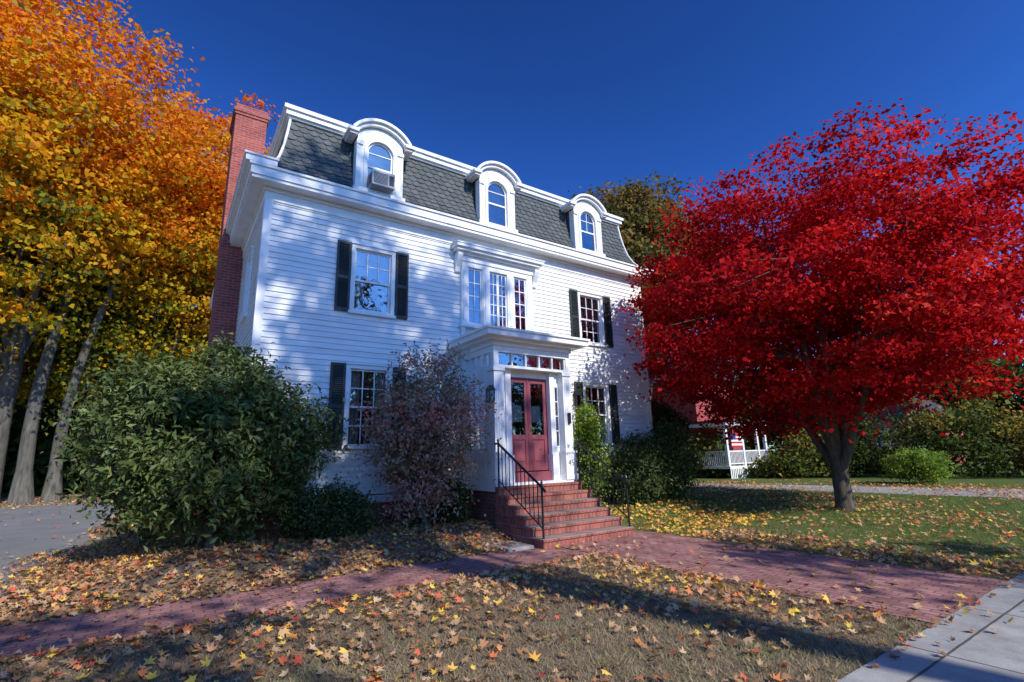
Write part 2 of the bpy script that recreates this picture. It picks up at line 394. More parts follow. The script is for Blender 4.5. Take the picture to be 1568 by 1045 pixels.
for (a,b,c,d) in side_w: dhwin(trim,a,b,c,d,0,2,2,curtain='side',cas=.085,mapf=ml)
zt0,zt1=4.74,6.40
trim.box(-1.15,1.15,-.16,-.03,zt0-.03,zt0+.03)
for a,b in ((-1.10,-.93),(-.47,-.27),(.27,.47),(.93,1.10)):
    trim.box(a,b,-.10,.03,zt0+.031,zt1-.1)
for c in (-1.015,-.37,.37,1.015):
    trim.box(c-.045,c+.045,-.118,-.10,zt0+.15,zt1-.2)
trim.box(-1.10,1.10,-.101,.03,zt1-.1,zt1+.03)
for a,b in ((-.93,-.47),(.47,.93),(-.27,.27)):
    trim.box(a,b,-.07,.03,zt0+.031,zt0+.09)
trim.box(-1.13,1.13,-.13,.02,6.431,6.58)
trim.box(-1.22,1.22,-.20,.02,6.581,6.64)
trim.box(-1.30,1.30,-.29,.02,6.641,6.71)
trim.box(-1.345,1.345,-.35,.02,6.711,6.79)
trim.box(-1.37,1.37,-.37,.02,6.791,6.82)
tin.quad((-1.36,-.36,6.823),(1.36,-.36,6.823),(1.36,-.04,6.855),(-1.36,-.04,6.855))
for sx in (-1,1):
    x=sx*1.19
    trim.prismx([(-.03,6.10),(-.07,6.12),(-.10,6.25),(-.20,6.42),(-.24,6.52),(-.24,6.58),(-.03,6.58)],x-.07,x+.07)
    trim.prismx([(-.03,4.50),(-.06,4.50),(-.12,4.71),(-.03,4.71)],sx*1.05-.05,sx*1.05+.05)
def casement(x0,x1,z0,z1,y,cols,rows,b=None):
    b=b or trim
    s=.035; b.box(x0,x0+s,y,y+.03,z0,z1); b.box(x1-s,x1,y,y+.03,z0,z1); b.box(x0+s,x1-s,y+.001,y+.03,z0,z0+s); b.box(x0+s,x1-s,y+.001,y+.03,z1-s,z1)
    for c in range(1,cols):
        xx=x0+s+(x1-x0-2*s)*c/cols; b.box(xx-.011,xx+.011,y+.004,y+.026,z0+s,z1-s)
    for r in range(1,rows):
        zz=z0+s+(z1-z0-2*s)*r/rows; b.box(x0+s,x1-s,y+.005,y+.025,zz-.011,zz+.011)
    glassb.quad((x0+.02,y+.02,z0+.02),(x1-.02,y+.02,z0+.02),(x1-.02,y+.02,z1-.02),(x0+.02,y+.02,z1-.02))
casement(-.90,-.50,4.83,6.29,-.05,2,4); casement(.50,.90,4.83,6.29,-.05,2,4)
for a,b in ((-.93,-.90),(-.50,-.47),(.90,.93),(.47,.50)): trim.box(a,b,-.08,.03,4.8305,6.30)
casement(-.27,0.0,4.83,6.29,-.05,2,5); casement(.0005,.27,4.83,6.29,-.05,2,5)
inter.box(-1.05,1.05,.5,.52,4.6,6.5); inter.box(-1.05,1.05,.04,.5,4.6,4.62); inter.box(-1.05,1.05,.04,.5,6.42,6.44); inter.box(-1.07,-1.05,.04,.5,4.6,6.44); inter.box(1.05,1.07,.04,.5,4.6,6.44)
purp.box(-.88,-.66,.05,.06,4.85,6.2); purp.box(.66,.88,.05,.06,5.0,6.27); purp.box(-.60,-.50,.05,.06,4.95,5.9)
for k in range(16):
    x=rng.uniform(-.22,.22); z=rng.uniform(5.0,6.2)
    teal.box(x-.04,x+.04,.03+k*.002,.031+k*.002,z-.05,z+.06)
ac=MB(); dk=MB()
for di,xc in enumerate((-3.24,.07,3.42)):
    yf=-.02; zb=7.60; hw=.55; wh=.315
    R=.84; zc=9.52-R
    fz=lambda x:zc-.03+math.sqrt(max(0,(R-.12)**2-x*x))
    zj=8.78
    trim.box(xc-hw,xc-wh,yf,yf+.08,zb+.10,zj); trim.box(xc+wh,xc+hw,yf,yf+.08,zb+.10,zj)
    trim.box(xc-hw-.07,xc+hw+.07,yf-.07,yf+.10,zb+.0,zb+.099)
    trim.box(xc-hw-.03,xc+hw+.03,yf-.02,yf+.10,zb-.14,zb-.001)
    rw=.24; Rw=wh*wh/(2*rw)+rw/2; zw=zj+rw-Rw
    n=24
    for i in range(n):
        xa=-hw+2*hw*i/n; xb=-hw+2*hw*(i+1)/n
        lo=lambda x:(zw+math.sqrt(max(0,Rw*Rw-x*x))) if abs(x)<wh-1e-6 else zj
        ta,tb=fz(xa),fz(xb); la,lb=lo(xa),lo(xb)
        trim.add([(xc+xa,yf,la),(xc+xb,yf,lb),(xc+xb,yf,tb),(xc+xa,yf,ta),(xc+xa,yf+.08,la),(xc+xb,yf+.08,lb),(xc+xb,yf+.08,tb),(xc+xa,yf+.08,ta)],
            [(0,1,2,3),(7,6,5,4),(0,4,5,1),(3,2,6,7)])
    a=math.asin(wh/Rw)
    trim.arc(xc,zw,Rw,Rw+.075,-a,a,yf-.03,yf-.0005,18)
    trim.box(xc-wh-.075,xc-wh,yf-.03,yf-.0005,zb+.10,zj+.01); trim.box(xc+wh,xc+wh+.075,yf-.03,yf-.0005,zb+.10,zj+.01)
    for sx in (-1,1):
        trim.box(xc+sx*(hw-.13),xc+sx*(hw+.03),yf-.035,yf+.06,zj+.03,zj+.11)
        trim.box(xc+sx*(hw-.01),xc+sx*(hw+.02),yf-.012,yf+.20,zb+.10,8.95)
    am=math.radians(58)
    trim.arc(xc,zc,R-.13,R-.05,-am,am,yf-.10,1.0,24)
    trim.arc(xc,zc,R-.05,R+.015,-am,am,yf-.17,yf+.10,24)
    tin.arc(xc,zc,R-.0495,R+.0,-am,am,yf+.101,1.2,24)
    ze=zc+R*math.cos(am); xe=R*math.sin(am)
    for sx in (-1,1):
        trim.box(xc+sx*(xe-.14),xc+sx*(xe+.10),yf-.172,yf+.35,ze-.095,ze-.02)
        trim.box(xc+sx*(xe-.12),xc+sx*(xe+.05),yf-.12,yf+.34,ze-.15,ze-.096)
        slateb.box(xc+sx*(hw-.04),xc+sx*(hw-.011),yf+.081,.6,zb-.1,ze-.02)
    yg=yf+.06; zs0=zb+.10; zs1=zj+.24; zmid=8.33
    glassb.quad((xc-wh,yg,zs0),(xc+wh,yg,zs0),(xc+wh,yg,zs1),(xc-wh,yg,zs1))
    for sx in (-1,1): trim.box(xc+sx*wh,xc+sx*(wh-.04),yg-.025,yg-.002,zs0,zj+.04)
    trim.box(xc-wh+.04,xc+wh-.04,yg-.026,yg-.002,zmid-.02,zmid+.025); trim.box(xc-wh+.04,xc+wh-.04,yg-.026,yg-.002,zs0,zs0+.05)
    trim.arc(xc,zw,Rw-.045,Rw+.0,-a,a,yg-.024,yg-.003,14)
    if di==2: trim.box(xc-.008,xc+.008,yg-.02,yg-.004,zmid,zj+.22)
    trim.box(xc-wh+.04,xc+wh-.04,yg-.018,yg-.004,8.68,8.70)
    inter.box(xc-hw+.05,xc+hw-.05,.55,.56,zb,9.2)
    curt.quad((xc-wh,yg+.06,8.45-di*.1),(xc+wh,yg+.06,8.45-di*.1),(xc+wh,yg+.06,9.1),(xc-wh,yg+.06,9.1))
    if di==0:
        ac.box(xc-.27,xc+.27,yf-.30,yf+.05,zs0+.02,zs0+.40)
        for k in range(9): dk.box(xc-.24,xc+.10,yf-.306,yf-.298,zs0+.07+k*.032,zs0+.083+k*.032)
        for k in range(8): dk.box(xc-.276,xc-.268,yf-.26,yf-.05,zs0+.07+k*.036,zs0+.085+k*.036)
        dk.box(xc+.13,xc+.24,yf-.306,yf-.298,zs0+.08,zs0+.33)
brick2=MB()
brick2.box(-6.12,-5.34,3.56,4.7,-.2,11.0); brick2.box(-6.15,-5.31,3.53,4.73,11.001,11.08); brick2.box(-6.18,-5.28,3.50,4.76,11.081,11.20)
brick2.box(-6.13,-5.33,3.55,4.71,11.201,11.33)
PF=-1.485; PW=1.077; PZ=1.02
trim.box(-PW-.02,PW+.02,PF-.02,-.03,PZ-.12,PZ+.03)
brick.box(-PW+.02,PW-.02,PF+.02,-.02,-.2,PZ-.121)
ZT=3.98
def pil(x,y,w=.24,d=.24):
    trim.box(x-w/2-.03,x+w/2+.03,y-.03,y+d+.03,PZ+.031,PZ+.62)
    trim.box(x-w/2-.05,x+w/2+.05,y-.05,y+d+.05,PZ+.621,PZ+.67)
    trim.box(x-w/2-.045,x+w/2+.045,y-.045,y+d+.045,PZ+.032,PZ+.14)
    trim.box(x-w/2,x+w/2,y,y+d,PZ+.671,3.42)
    trim.box(x-w/2-.03,x+w/2+.03,y-.03,y+d+.03,3.421,3.50)
    for k in (-1,0,1): trim.box(x+k*.06-.012,x+k*.06+.012,y-.008,y+.01,PZ+.78,3.34)
pil(-PW+.12,PF); pil(PW-.12,PF)
for sx in (-1,1):
    x=sx*.62
    trim.box(x-.07,x+.07,PF+.14,PF+.28,PZ+.031,3.50); trim.box(x-.09,x+.09,PF+.10,PF+.30,PZ+.0315,PZ+.60)
    a,b=sorted((sx*.69,sx*.84))
    trim.box(a,b,PF+.19,PF+.24,PZ+.031,PZ+.75)
    casement(a,b,PZ+.7505,3.20,PF+.18,1,4)
    trim.box(a,b,PF+.18,PF+.24,3.2005,3.50)
trim.box(-PW,PW,PF+.001,PF+.20,3.5005,3.56)
n=5
for k in range(n+1):
    x=-PW+.13+(2*PW-.26)*k/n; trim.box(x-.02,x+.02,PF+.03,PF+.10,3.5605,3.84)
glassb.quad((-PW+.1,PF+.07,3.56),(PW-.1,PF+.07,3.56),(PW-.1,PF+.07,3.84),(-PW+.1,PF+.07,3.84))
trim.box(-PW,-PW+.12,PF,PF+.12,3.5605,3.84); trim.box(PW-.12,PW,PF,PF+.12,3.5605,3.84)
trim.box(-PW,PW,PF,PF+.2,3.8405,ZT)
YD=-1.21; dw=.5265; dz0,dz1=1.27,3.35
trim.box(-.55,.55,YD-.02,YD+.1,dz1,3.50)
doorb.box(-.55,.55,YD-.12,YD+.05,PZ+.031,dz0-.02)
for sx in (-1,1):
    x0,x1=sorted((sx*.006,sx*dw)); s=.085
    doorb.box(x0,x0+s,YD,YD+.05,dz0,dz1-.001); doorb.box(x1-s,x1,YD,YD+.05,dz0,dz1-.001)
    for a,b in ((dz0,dz0+.16),(1.95,2.06),(dz1-.12,dz1-.002)): doorb.box(x0+s,x1-s,YD+.001,YD+.05,a,b)
    doorb.box(x0+s,x1-s,YD+.02,YD+.045,dz0+.16,1.95); doorb.box(x0+s+.04,x1-s-.04,YD+.006,YD+.03,dz0+.21,1.90)
    dgl.quad((x0+s,YD+.02,2.06),(x1-s,YD+.02,2.06),(x1-s,YD+.02,dz1-.12),(x0+s,YD+.02,dz1-.12))
    curt.quad((x0+s+.03,YD+.07,2.35),(x1-s-.03,YD+.07,2.35),(x1-s-.03,YD+.09,2.72),(x0+s+.03,YD+.09,2.72))
doorb.box(-.018,.018,YD-.012,YD+.001,dz0,dz1-.01)
br=MB(); br.tube([(.07,YD-.03,2.2),(.07,YD-.055,2.2),(.07,YD-.075,2.2)],[.018,.012,.03],10); br.box(.05,.09,YD-.006,YD+.0,2.08,2.28)
br.box(.30,.38,YD-.004,YD+.004,1.72,1.74); br.obj('door_knob',M['brass'],house)
inter.box(-.98,.98,-.35,-.33,PZ+.031,3.9)
for sx in (-1,1):
    xo=sx*PW
    xa,xb=sorted((xo,sx*(PW-.10)))
    trim.box(xa,xb,PF+.241,-.03,PZ+.031,PZ+.75)
    trim.box(xa,xb,PF+.241,-.03,3.5005,3.56); trim.box(xa,xb,PF+.2,-.03,3.8405,ZT)
    trim.box(xa,xb,-.28,-.03,PZ+.7505,3.50); trim.box(xa,xb,PF+.241,PF+.40,PZ+.7505,3.50); trim.box(xa,xb,PF+.40,-.28,3.22,3.5)
    trim.box(xa,xb,-.20,-.03,3.5605,3.84)
    for k in range(4):
        y=PF+.2+(1.1)*k/4; trim.box(xa,xb,y-.02,y+.02,3.5605,3.84)
    for k in range(1,3):
        y=PF+.40+(abs(PF)-.68)*k/3; trim.box(xa+.03,xb-.03,y-.012,y+.012,PZ+.75,3.22)
    for k in range(1,5):
        z=PZ+.75+1.45*k/5; trim.box(xa+.031,xb-.031,PF+.4,-.28,z-.012,z+.012)
    xp=sx*(PW+.006); x0,x1=sorted((xp,sx*(PW-.02))); trim.box(x0,x1,PF+.36,-.14,PZ+.14,PZ+.62)
    xm=sx*(PW-.05)
    glassb.quad((xm,PF+.3,PZ+.74),(xm,-.2,PZ+.74),(xm,-.2,3.84),(xm,PF+.3,3.84))
trim.box(-PW-.04,PW+.04,PF-.04,-.03,ZT+.001,4.08)
trim.box(-PW-.20,PW+.20,PF-.20,-.031,4.081,4.13)
trim.box(-PW-.34,PW+.34,PF-.34,-.0315,4.131,4.25)
trim.box(-PW-.38,PW+.38,PF-.38,-.032,4.251,4.30)
x,y0=PW+.37,PF-.37
tin.add([(-x,y0,4.303),(x,y0,4.303),(x,-.03,4.303),(-x,-.03,4.303),(-x+.5,y0+.6,4.42),(x-.5,y0+.6,4.42),(x-.5,-.03,4.42),(-x+.5,-.03,4.42)],[(0,1,5,4),(1,2,6,5),(3,0,4,7),(4,5,6,7)])
trim.box(-PW+.01,PW-.01,PF+.21,-.33,3.50,3.5004)
lan=MB(); lg=MB()
for sx in (-1,1):
    x=sx*(PW-.12)+sx*.20; z=2.95
    lan.tube([(sx*(PW-.0),PF+.10,z+.05),(x+sx*.02,PF+.02,z+.12),(x+sx*.05,PF-.06,z+.06)],.012,6)
    cx_,cy_=x+sx*.05,PF-.06
    lan.prism([(cx_-.085,z+.02),(cx_+.085,z+.02),(cx_,z+.13)],cy_-.08,cy_+.08)
    lan.box(cx_-.06,cx_+.06,cy_-.06,cy_+.06,z-.24,z-.215)
    for a in (-1,1):
        for b in (-1,1): lan.box(cx_+a*.06-.008,cx_+a*.06+.008,cy_+b*.06-.008,cy_+b*.06+.008,z-.214,z+.019)
    lan.tube([(cx_,cy_,z-.215),(cx_,cy_,z-.27)],[.02,.006],6)
    lg.box(cx_-.05,cx_+.05,cy_-.05,cy_+.05,z-.21,z+.015)
lan.obj('wall_lanterns',M['iron'],house); lg.obj('lantern_glass',M['dglass'],house)
num=MB(); nx,ny,nz=PW-.12,PF-.034,PZ+.36
def stroke(x0,z0,x1,z1): num.tube([(nx+x0,ny,nz+z0),(nx+x1,ny,nz+z1)],.007,5)
stroke(-.03,.10,-.08,.03); stroke(-.08,.03,-.015,.03); stroke(-.03,.10,-.03,-.02)
stroke(.07,.10,.02,.10); stroke(.02,.10,.02,.045); stroke(.02,.045,.06,.045); stroke(.06,.045,.07,.01); stroke(.07,.01,.05,-.02); stroke(.05,-.02,.015,-.01)
num.obj('house_number',M['iron'],house)
mbx=MB(); mbx.box(.93,1.0,PF-.05,PF-.012,2.3,2.55)
mbx.obj('mail_slot',M['iron'],house)
siding.obj('clapboard_walls',M['siding'],house)
trim.obj('white_trim',M['trim'],house,bevel=.006)
glassb.obj('window_glass',M['glass'],house); dgl.obj('door_glass',M['dglass'],house)
shut.obj('shutters',M['shutter'],house)
inter.obj('interior_rooms',M['interior'],house)
curt.obj('curtains',M['curtain'],house)
slateb.obj('mansard_slates',M['slate'],house)
tin.obj('flat_roofs',M['tin'],house)
doorb.obj('front_door',M['door'],house,bevel=.005)
brick.obj('foundation',M['found'],house)
brick2.obj('chimney',M['chimney'],house,bevel=.01)
purp.obj('stained_curtain',M['purple'],house); teal.obj('stained_glass',M['teal'],house)
ac.obj('air_conditioner',M['ac'],house,bevel=.01); dk.obj('air_conditioner_grille',M['dark'],house)
steps=empty('brick_front_steps'); sb=MB(); sw=1.1275
nr=6; tr=(3.10-1.66)/(nr-1); rh=(PZ-.02)/nr
for k in range(nr):
    yk=-3.10+tr*k; jit=.002*k
    sb.box(-sw+jit,sw-jit,yk+.02,-1.50-jit if k<nr-1 else -1.507,-.1 if k==0 else rh*k+.0005,rh*(k+1)-.055)
    sb.box(-sw-.012+jit,sw+.012-jit,yk,-1.5065-jit,rh*(k+1)-.0545,rh*(k+1))
sb.obj('steps',M['stepbrick'],steps,bevel=.008)
def railing(x):
    rail=empty('iron_stair_railing'); rb=MB()
    yb,ytp=-3.02,-1.60; zb,zt=rh,rh*nr
    rb.tube([(x,yb,zb-.02),(x,yb,zb+.95)],.020,8); rb.tube([(x,yb,zb+.95),(x,yb,zb+1.0)],[.032,.004],8)
    rb.tube([(x,ytp,zt-.02),(x,ytp,zt+.92)],.020,8); rb.tube([(x,ytp,zt+.92),(x,ytp,zt+.97)],[.032,.004],8)
    rb.tube([(x,yb-.10,zb+.80),(x,yb,zb+.88),(x,ytp,zt+.86),(x,ytp+.12,zt+.86)],.024,8)
    rb.tube([(x,yb,zb+.16),(x,ytp,zt+.12)],.012,6)
    n=11
    for k in range(1,n):
        f=k/n; y=yb+(ytp-yb)*f; za=zb+.16+(zt-.04-zb)*f; z2=zb+.88+(zt-.02-zb)*f
        rb.tube([(x,y,za),(x,y,z2)],.011,5)
    rb.obj('rails',M['iron'],rail)
railing(-sw+.05); railing(sw-.03)
# ------------------------------------------------------------------ GROUND
def sst(a,b,x):
    t=np.clip((x-a)/(b-a),0,1); return t*t*(3-2*t)
def gz(x,y):
    x=np.asarray(x,float); y=np.asarray(y,float)
    bank=.26*sst(-2.62,-1.2,y)*(1-sst(6.2,9.5,np.abs(x)))*(1-sst(12,16,y))
    bank=bank*np.where((np.abs(x)<1.25)&(y<-1.4),0.,1.)*np.where(x<-7.0,1-sst(7.0,8.1,-x),1.)
    return bank-.14*((y<-11.79)&(y>-20.2))
xs=np.unique(np.r_[-500,-200,-80,-40,-25,np.arange(-16,24.01,.4),-1.26,-1.24,1.24,1.26,30,45,80,200,500])
ys=np.unique(np.r_[-500,-200,-80,-40,-20.21,-20.19,-11.80,-11.78,-10,np.arange(-9,14.01,.4),-1.41,-1.39,20,30,50,80,200,500])
X,Y=np.meshgrid(xs,ys); Zg=gz(X,Y)
V=np.c_[X.ravel(),Y.ravel(),Zg.ravel()]
nx_=len(xs); ii,jj=np.meshgrid(np.arange(len(ys)-1),np.arange(nx_-1),indexing='ij'); a=(ii*nx_+jj).ravel()
np_mesh('lawn_ground',V,np.c_[a,a+1,a+nx_+1,a+nx_],M['ground'])
def sheet(name,poly,z,mat):
    me=D.meshes.new(name); me.from_pydata([(x,y,z) for x,y in poly],[],[tuple(range(len(poly)))]); me.materials.append(mat)
    o=D.objects.new(name,me); COL.objects.link(o); return o
def wob(x0,x1,y,n=14,a=.03):
    return [(x0+(x1-x0)*i/n,y+rng.uniform(-a,a)) for i in range(n+1)]
sheet('brick_path',wob(-8.25,-.79,-2.70,40)+wob(-.79,-8.25,-4.08,40),.008,M['paver'])
R_=[(1.66+rng.uniform(-.025,.025),y) for y in np.linspace(-2.75,-8.45,30)]; L_=[(-.785+rng.uniform(-.02,.02),y) for y in np.linspace(-8.45,-2.75,30)]
sheet('brick_walkway',R_+L_,.012,M['paver2'])
sheet('sidewalk',[(-60,-10.25),(60,-10.25),(60,-8.46),(-60,-8.46)],.016,M['sidewalk'])
dl=[(-8.25+rng.uniform(-.05,.05)+.035*max(0,y+1.8),y) for y in np.linspace(-8.4,22,40)]
sheet('asphalt_driveway',[(-12.6,-8.45)]+dl+[(-16,22.5),(-12.6,10)],.004,M['drive'])
sheet('neighbour_driveway',[(14.3,-8.4),(18.5,-8.4),(15.2,9),(12.9,9)],.005,M['sidewalk'])
sheet('road',[(-200,-20.2),(200,-20.2),(200,-11.8),(-200,-11.8)],-.132,M['road'])
sheet('road_marking',[(-200,-16.06),(200,-16.06),(200,-15.94),(-200,-15.94)],-.127,M['paint'])
kb=MB(); kb.box(-200,200,-11.78,-11.64,-.2,.02); kb.obj('kerb',M['concrete_step'],None,bevel=.01)
sl=MB(); sl.box(-1.75,-1.2,-2.9,-2.2,-.05,.06); sl.obj('stone_slab',M['concrete_step'],None,bevel=.01)
# ------------------------------------------------------------------ LEAVES
def leaves(P,size,aspect=.7,up=.3,tint=None,fold=.25,normals=None):
    n=len(P)
    Nn=rng.normal(size=(n,3)); Nn[:,2]+=up*2
    if normals is not None: Nn+=normals*1.2
    Nn/=np.linalg.norm(Nn,axis=1)[:,None]
    A=rng.normal(size=(n,3)); A-=Nn*(A*Nn).sum(1)[:,None]; A/=np.linalg.norm(A,axis=1)[:,None]
    B=np.cross(Nn,A)
    s=(size*rng.uniform(.65,1.3,n))[:,None]
    V=np.empty((n,4,3)); w=aspect*.5
    V[:,0]=P-A*s*.5; V[:,2]=P+A*s*.5-Nn*s*fold*.4
    V[:,1]=P+B*s*w+Nn*s*fold*.5-A*s*.05; V[:,3]=P-B*s*w+Nn*s*fold*.5-A*s*.05
    return V.reshape(-1,3),np.arange(4*n).reshape(n,4),np.repeat(tint,4)
def lump(P,seed,f):
    r=np.random.default_rng(seed); s=np.zeros(len(P))
    for k in range(6):
        d=r.normal(size=3)*f*(1+k*.5); s+=np.sin(P@d+r.uniform(0,6.28))/(1+k*.4)
    return s/3.
def make_tree(name,base,trunk_r,fork_z,C,Rad,nclump,nleaf,lsize,lmat,bark,zmin,seed,reject=None,cs=(.5,.22),tintbias=0,nl=7,aspect=.8,shell=2.6,lumpy=.22,lean=(0,0),tint_h=0.,flare=1.5,nbr=260,extra=(),hole=0.):
    global rng
    rng=np.random.default_rng(seed); r=rng
    base=np.array([base[0],base[1],float(gz(base[0],base[1]))]); C=np.array(C,float); Rad=np.array(Rad,float)
    d=r.normal(size=(nclump*3,3)); d/=np.linalg.norm(d,axis=1)[:,None]
    rr=r.uniform(0,1,len(d))**(1/shell)
    lum=1+lumpy*lump(d,seed+1,2.2)+lumpy*.6*lump(d,seed+2,5)
    P=C+d*Rad*(rr*lum)[:,None]
    ok=P[:,2]>zmin+.25*r.normal(size=len(P))
    if hole>0: ok&=lump(P*np.array([1,1,1.5]),seed+9,1.1)>-hole
    if reject is not None: ok&=~reject(P)
    P=P[ok][:nclump]
    root=empty(name,tuple(base))
    tb=MB()
    fork=base+np.array([lean[0]*fork_z,lean[1]*fork_z,fork_z])
    tb.tube([base+(0,0,-.15),base+(0,0,.10),base+(fork-base)*.25+(0,0,.05),base+(fork-base)*.6+r.normal(size=3)*.03,fork],[trunk_r*flare*1.15,trunk_r*(1+(flare-1)*.5),trunk_r*1.02,trunk_r*.95,trunk_r*.95],12)
    for (ex,ey,er,etx,ety,etz) in extra:
        e0=np.array([ex,ey,-.1]); e1=np.array([etx,ety,etz]); pts=[];n=9; w=r.uniform(-.35,.35,2)
        for i in range(n+1):
            t=i/n; q=e0*(1-t)+e1*t; q=q+np.array([w[0]*math.sin(t*5),w[1]*math.sin(t*4+1),0]); q[0]+=(e0[0]-e1[0])*.25*math.sin(t*pi); pts.append(q)
        tb.tube(pts,[er*(1.5 if i==0 else 1.0)*(1-.6*i/n) for i in range(n+1)],10)
    nodes=[];nrad=[]
    for k in range(nl):
        az=2*pi*(k+r.uniform(-.3,.3))/nl; el=r.uniform(.2,1.3) if k else 1.45
        tip=C+np.array([math.cos(az)*math.cos(el),math.sin(az)*math.cos(el),math.sin(el)])*Rad*.75
        if reject is not None and reject(tip[None])[0]: tip=C+(tip-C)*.5
        n=9; st=base+(fork-base)*r.uniform(.72,1.0)
        mid=(st+tip)/2+np.array([0,0,1])*Rad[2]*.08*(1 if el>.8 else -.6)+r.normal(size=3)*.2*Rad[2]/4
        pts=[]
        for i in range(n+1):
            t=i/n; pts.append((1-t)**2*st+2*t*(1-t)*mid+t*t*tip+r.normal(size=3)*.06*t)
        r0=trunk_r*r.uniform(.42,.62)
        rad=[r0*(1-.85*i/n) for i in range(n+1)]
        tb.tube(pts,rad,8)
        for p,q in zip(pts[2:],rad[2:]): nodes.append(p); nrad.append(q)
    nodes=np.array(nodes); nrad=np.array(nrad)
    for k in range(min(len(P),nbr)):
        dd=np.linalg.norm(nodes-P[k],axis=1)+np.maximum(0,nodes[:,2]-P[k][2])*.6; j=int(dd.argmin())
        a=nodes[j]; b=P[k]; m=(a+b)/2+np.array([0,0,.12*np.linalg.norm(b-a)])+r.normal(size=3)*.08
        rr0=min(nrad[j]*.55,.05*trunk_r/.3)
        tb.tube([a,a*.4+m*.6,m,m*.4+b*.6,b],[rr0,rr0*.7,rr0*.5,rr0*.32,rr0*.15],5)
    o=tb.obj(name+'_trunk',bark,None,smooth=True); o.parent=root; o.location=-base
    ct=.5+.24*lump(P,seed+5,1.6/max(.6,cs[0]*2))+r.normal(size=len(P))*.13+tintbias+tint_h*(P[:,2]-C[2])/Rad[2]
    K=r.poisson(nleaf,len(P))
    idx=np.repeat(np.arange(len(P)),K)
    sc=r.uniform(.6,1.4,len(P))[idx][:,None]
    off=r.normal(size=(len(idx),3))*np.array([cs[0],cs[0],cs[1]])*sc
    off[:,2]-=.12*(off[:,0]**2+off[:,1]**2)/max(cs[0],.1)
    LP=P[idx]+off
    tint=np.clip(ct[idx]+r.normal(size=len(idx))*.12,0,1)
    if reject is not None:
        k=~reject(LP); LP=LP[k]; tint=tint[k]
    k=LP[:,2]>.05; LP=LP[k]; tint=tint[k]
    nrm=(LP-C)/Rad; nrm/=np.linalg.norm(nrm,axis=1)[:,None]+1e-6
    V,F,T=leaves(LP,lsize,aspect,.35,tint,.3,nrm*.6)
    np_mesh(name+'_foliage',V-base,F,lmat,T,root)
    return root
inhouse=lambda P:(P[:,0]<W+.5)&(P[:,0]>-W-.45)&(P[:,1]>-.55)&(P[:,1]<DEP+.3)&(P[:,2]<9.6)
infront=lambda P:(P[:,0]<W+.05)&(P[:,0]>-W-.05)&(P[:,1]>-.10)&(P[:,1]<DEP+.3)
make_tree('red_maple_tree',(8.2,-4.0),.21,1.15,(8.8,-4.0,5.75),(5.45,5.4,3.6),820,160,.115,L['red'],M['bark'],2.2,11,inhouse,cs=(.38,.13),nl=12,shell=2.8,lumpy=.25,flare=1.35,nbr=420,hole=.42)
make_tree('orange_maple_tree',(-13.4,23.5),.36,7.0,(-15.0,22,17.0),(7.4,7,9.2),950,80,.26,L['orange'],M['barkl'],7,21,inhouse,cs=(.72,.26),nl=9,shell=2.0,lumpy=.3,tint_h=.28,tintbias=.06,hole=.5,
   extra=((-12.2,23.2,.34,-11.5,23,15),(-11.2,23.8,.30,-9.9,24,14)))
make_tree('orange_maple_tree',(-7.5,28.5),.34,6.5,(-6.4,27,16.8),(6.2,5.5,9.0),820,80,.26,L['orange'],M['barkl'],6,22,inhouse,cs=(.72,.26),nl=8,shell=2.0,lumpy=.3,tint_h=.28,tintbias=.06,hole=.5)
make_tree('yellow_maple_tree',(-17.0,26.5),.3,5.0,(-14.5,26.5,9.5),(8.0,4.0,4.4),450,80,.25,L['orange'],M['bark'],5,23,None,cs=(.65,.28),nl=8,shell=2.2,lumpy=.28,tintbias=-.28)
make_tree('oak_tree',(16.3,9.3),.35,4.5,(15.8,9.3,12.4),(5.2,5.0,5.8),700,80,.24,L['brown'],M['bark'],4,31,inhouse,cs=(.55,.25),nl=8,lumpy=.22)
make_tree('street_oak_tree',(-0.6,-22.5),.24,12.0,(-1.2,-22.5,21.3),(3.7,3.8,5.6),92,66,.30,L['brown'],M['bark'],15.0,41,None,cs=(.50,.30),nl=10,shell=2.0)
make_tree('street_oak_tree',(3.4,-23),.16,8.5,(3.4,-23,12.6),(2.6,2.4,2.2),13,50,.28,L['brown'],M['bark'],9,42,None,cs=(.45,.25),nl=6,shell=2.0)
make_tree('street_oak_tree',(-6.3,-22),.20,9,(-6.2,-22,13.0),(2.8,2.8,3.0),28,55,.28,L['brown'],M['bark'],9,43,None,cs=(.5,.3),nl=7,shell=2.0)
def bush(name,base,C,Rad,ncl,nleaf,ls,mat,seed,asp=.35,cs=(.16,.12),reject=infront,zmin=.35,tb=0,lumpy=.22,shell=3.4,nl=9,hole=0.):
    return make_tree(name,base,.06,.25,C,Rad,ncl,nleaf,ls,mat,M['bark'],zmin,seed,reject,cs=cs,nl=nl,aspect=asp,shell=shell,lumpy=lumpy,tintbias=tb,hole=hole)
bush('rhododendron_bush',(-6.0,-.6),(-5.95,-.40,2.05),(1.75,1.25,1.5),660,55,.13,L['rhodo'],51,lumpy=.30)
bush('autumn_shrub',(-2.55,-1.2),(-2.5,-1.15,2.05),(1.1,.85,1.65),330,42,.085,L['mixed'],52,asp=.5,shell=2.2,lumpy=.32,tb=.10)
bush('leafy_shrub',(1.95,-1.0),(2.0,-.95,1.7),(.42,.4,1.3),130,42,.085,L['bright'],53,asp=.55,shell=2.4,lumpy=.3)
bush('evergreen_shrub',(3.9,-.9),(3.9,-.85,1.15),(.85,.6,.9),250,50,.10,L['dark'],54,asp=.35)
bush('evergreen_shrub',(5.2,-.9),(5.2,-.8,1.3),(.8,.65,1.1),250,50,.10,L['dark'],55,asp=.35)
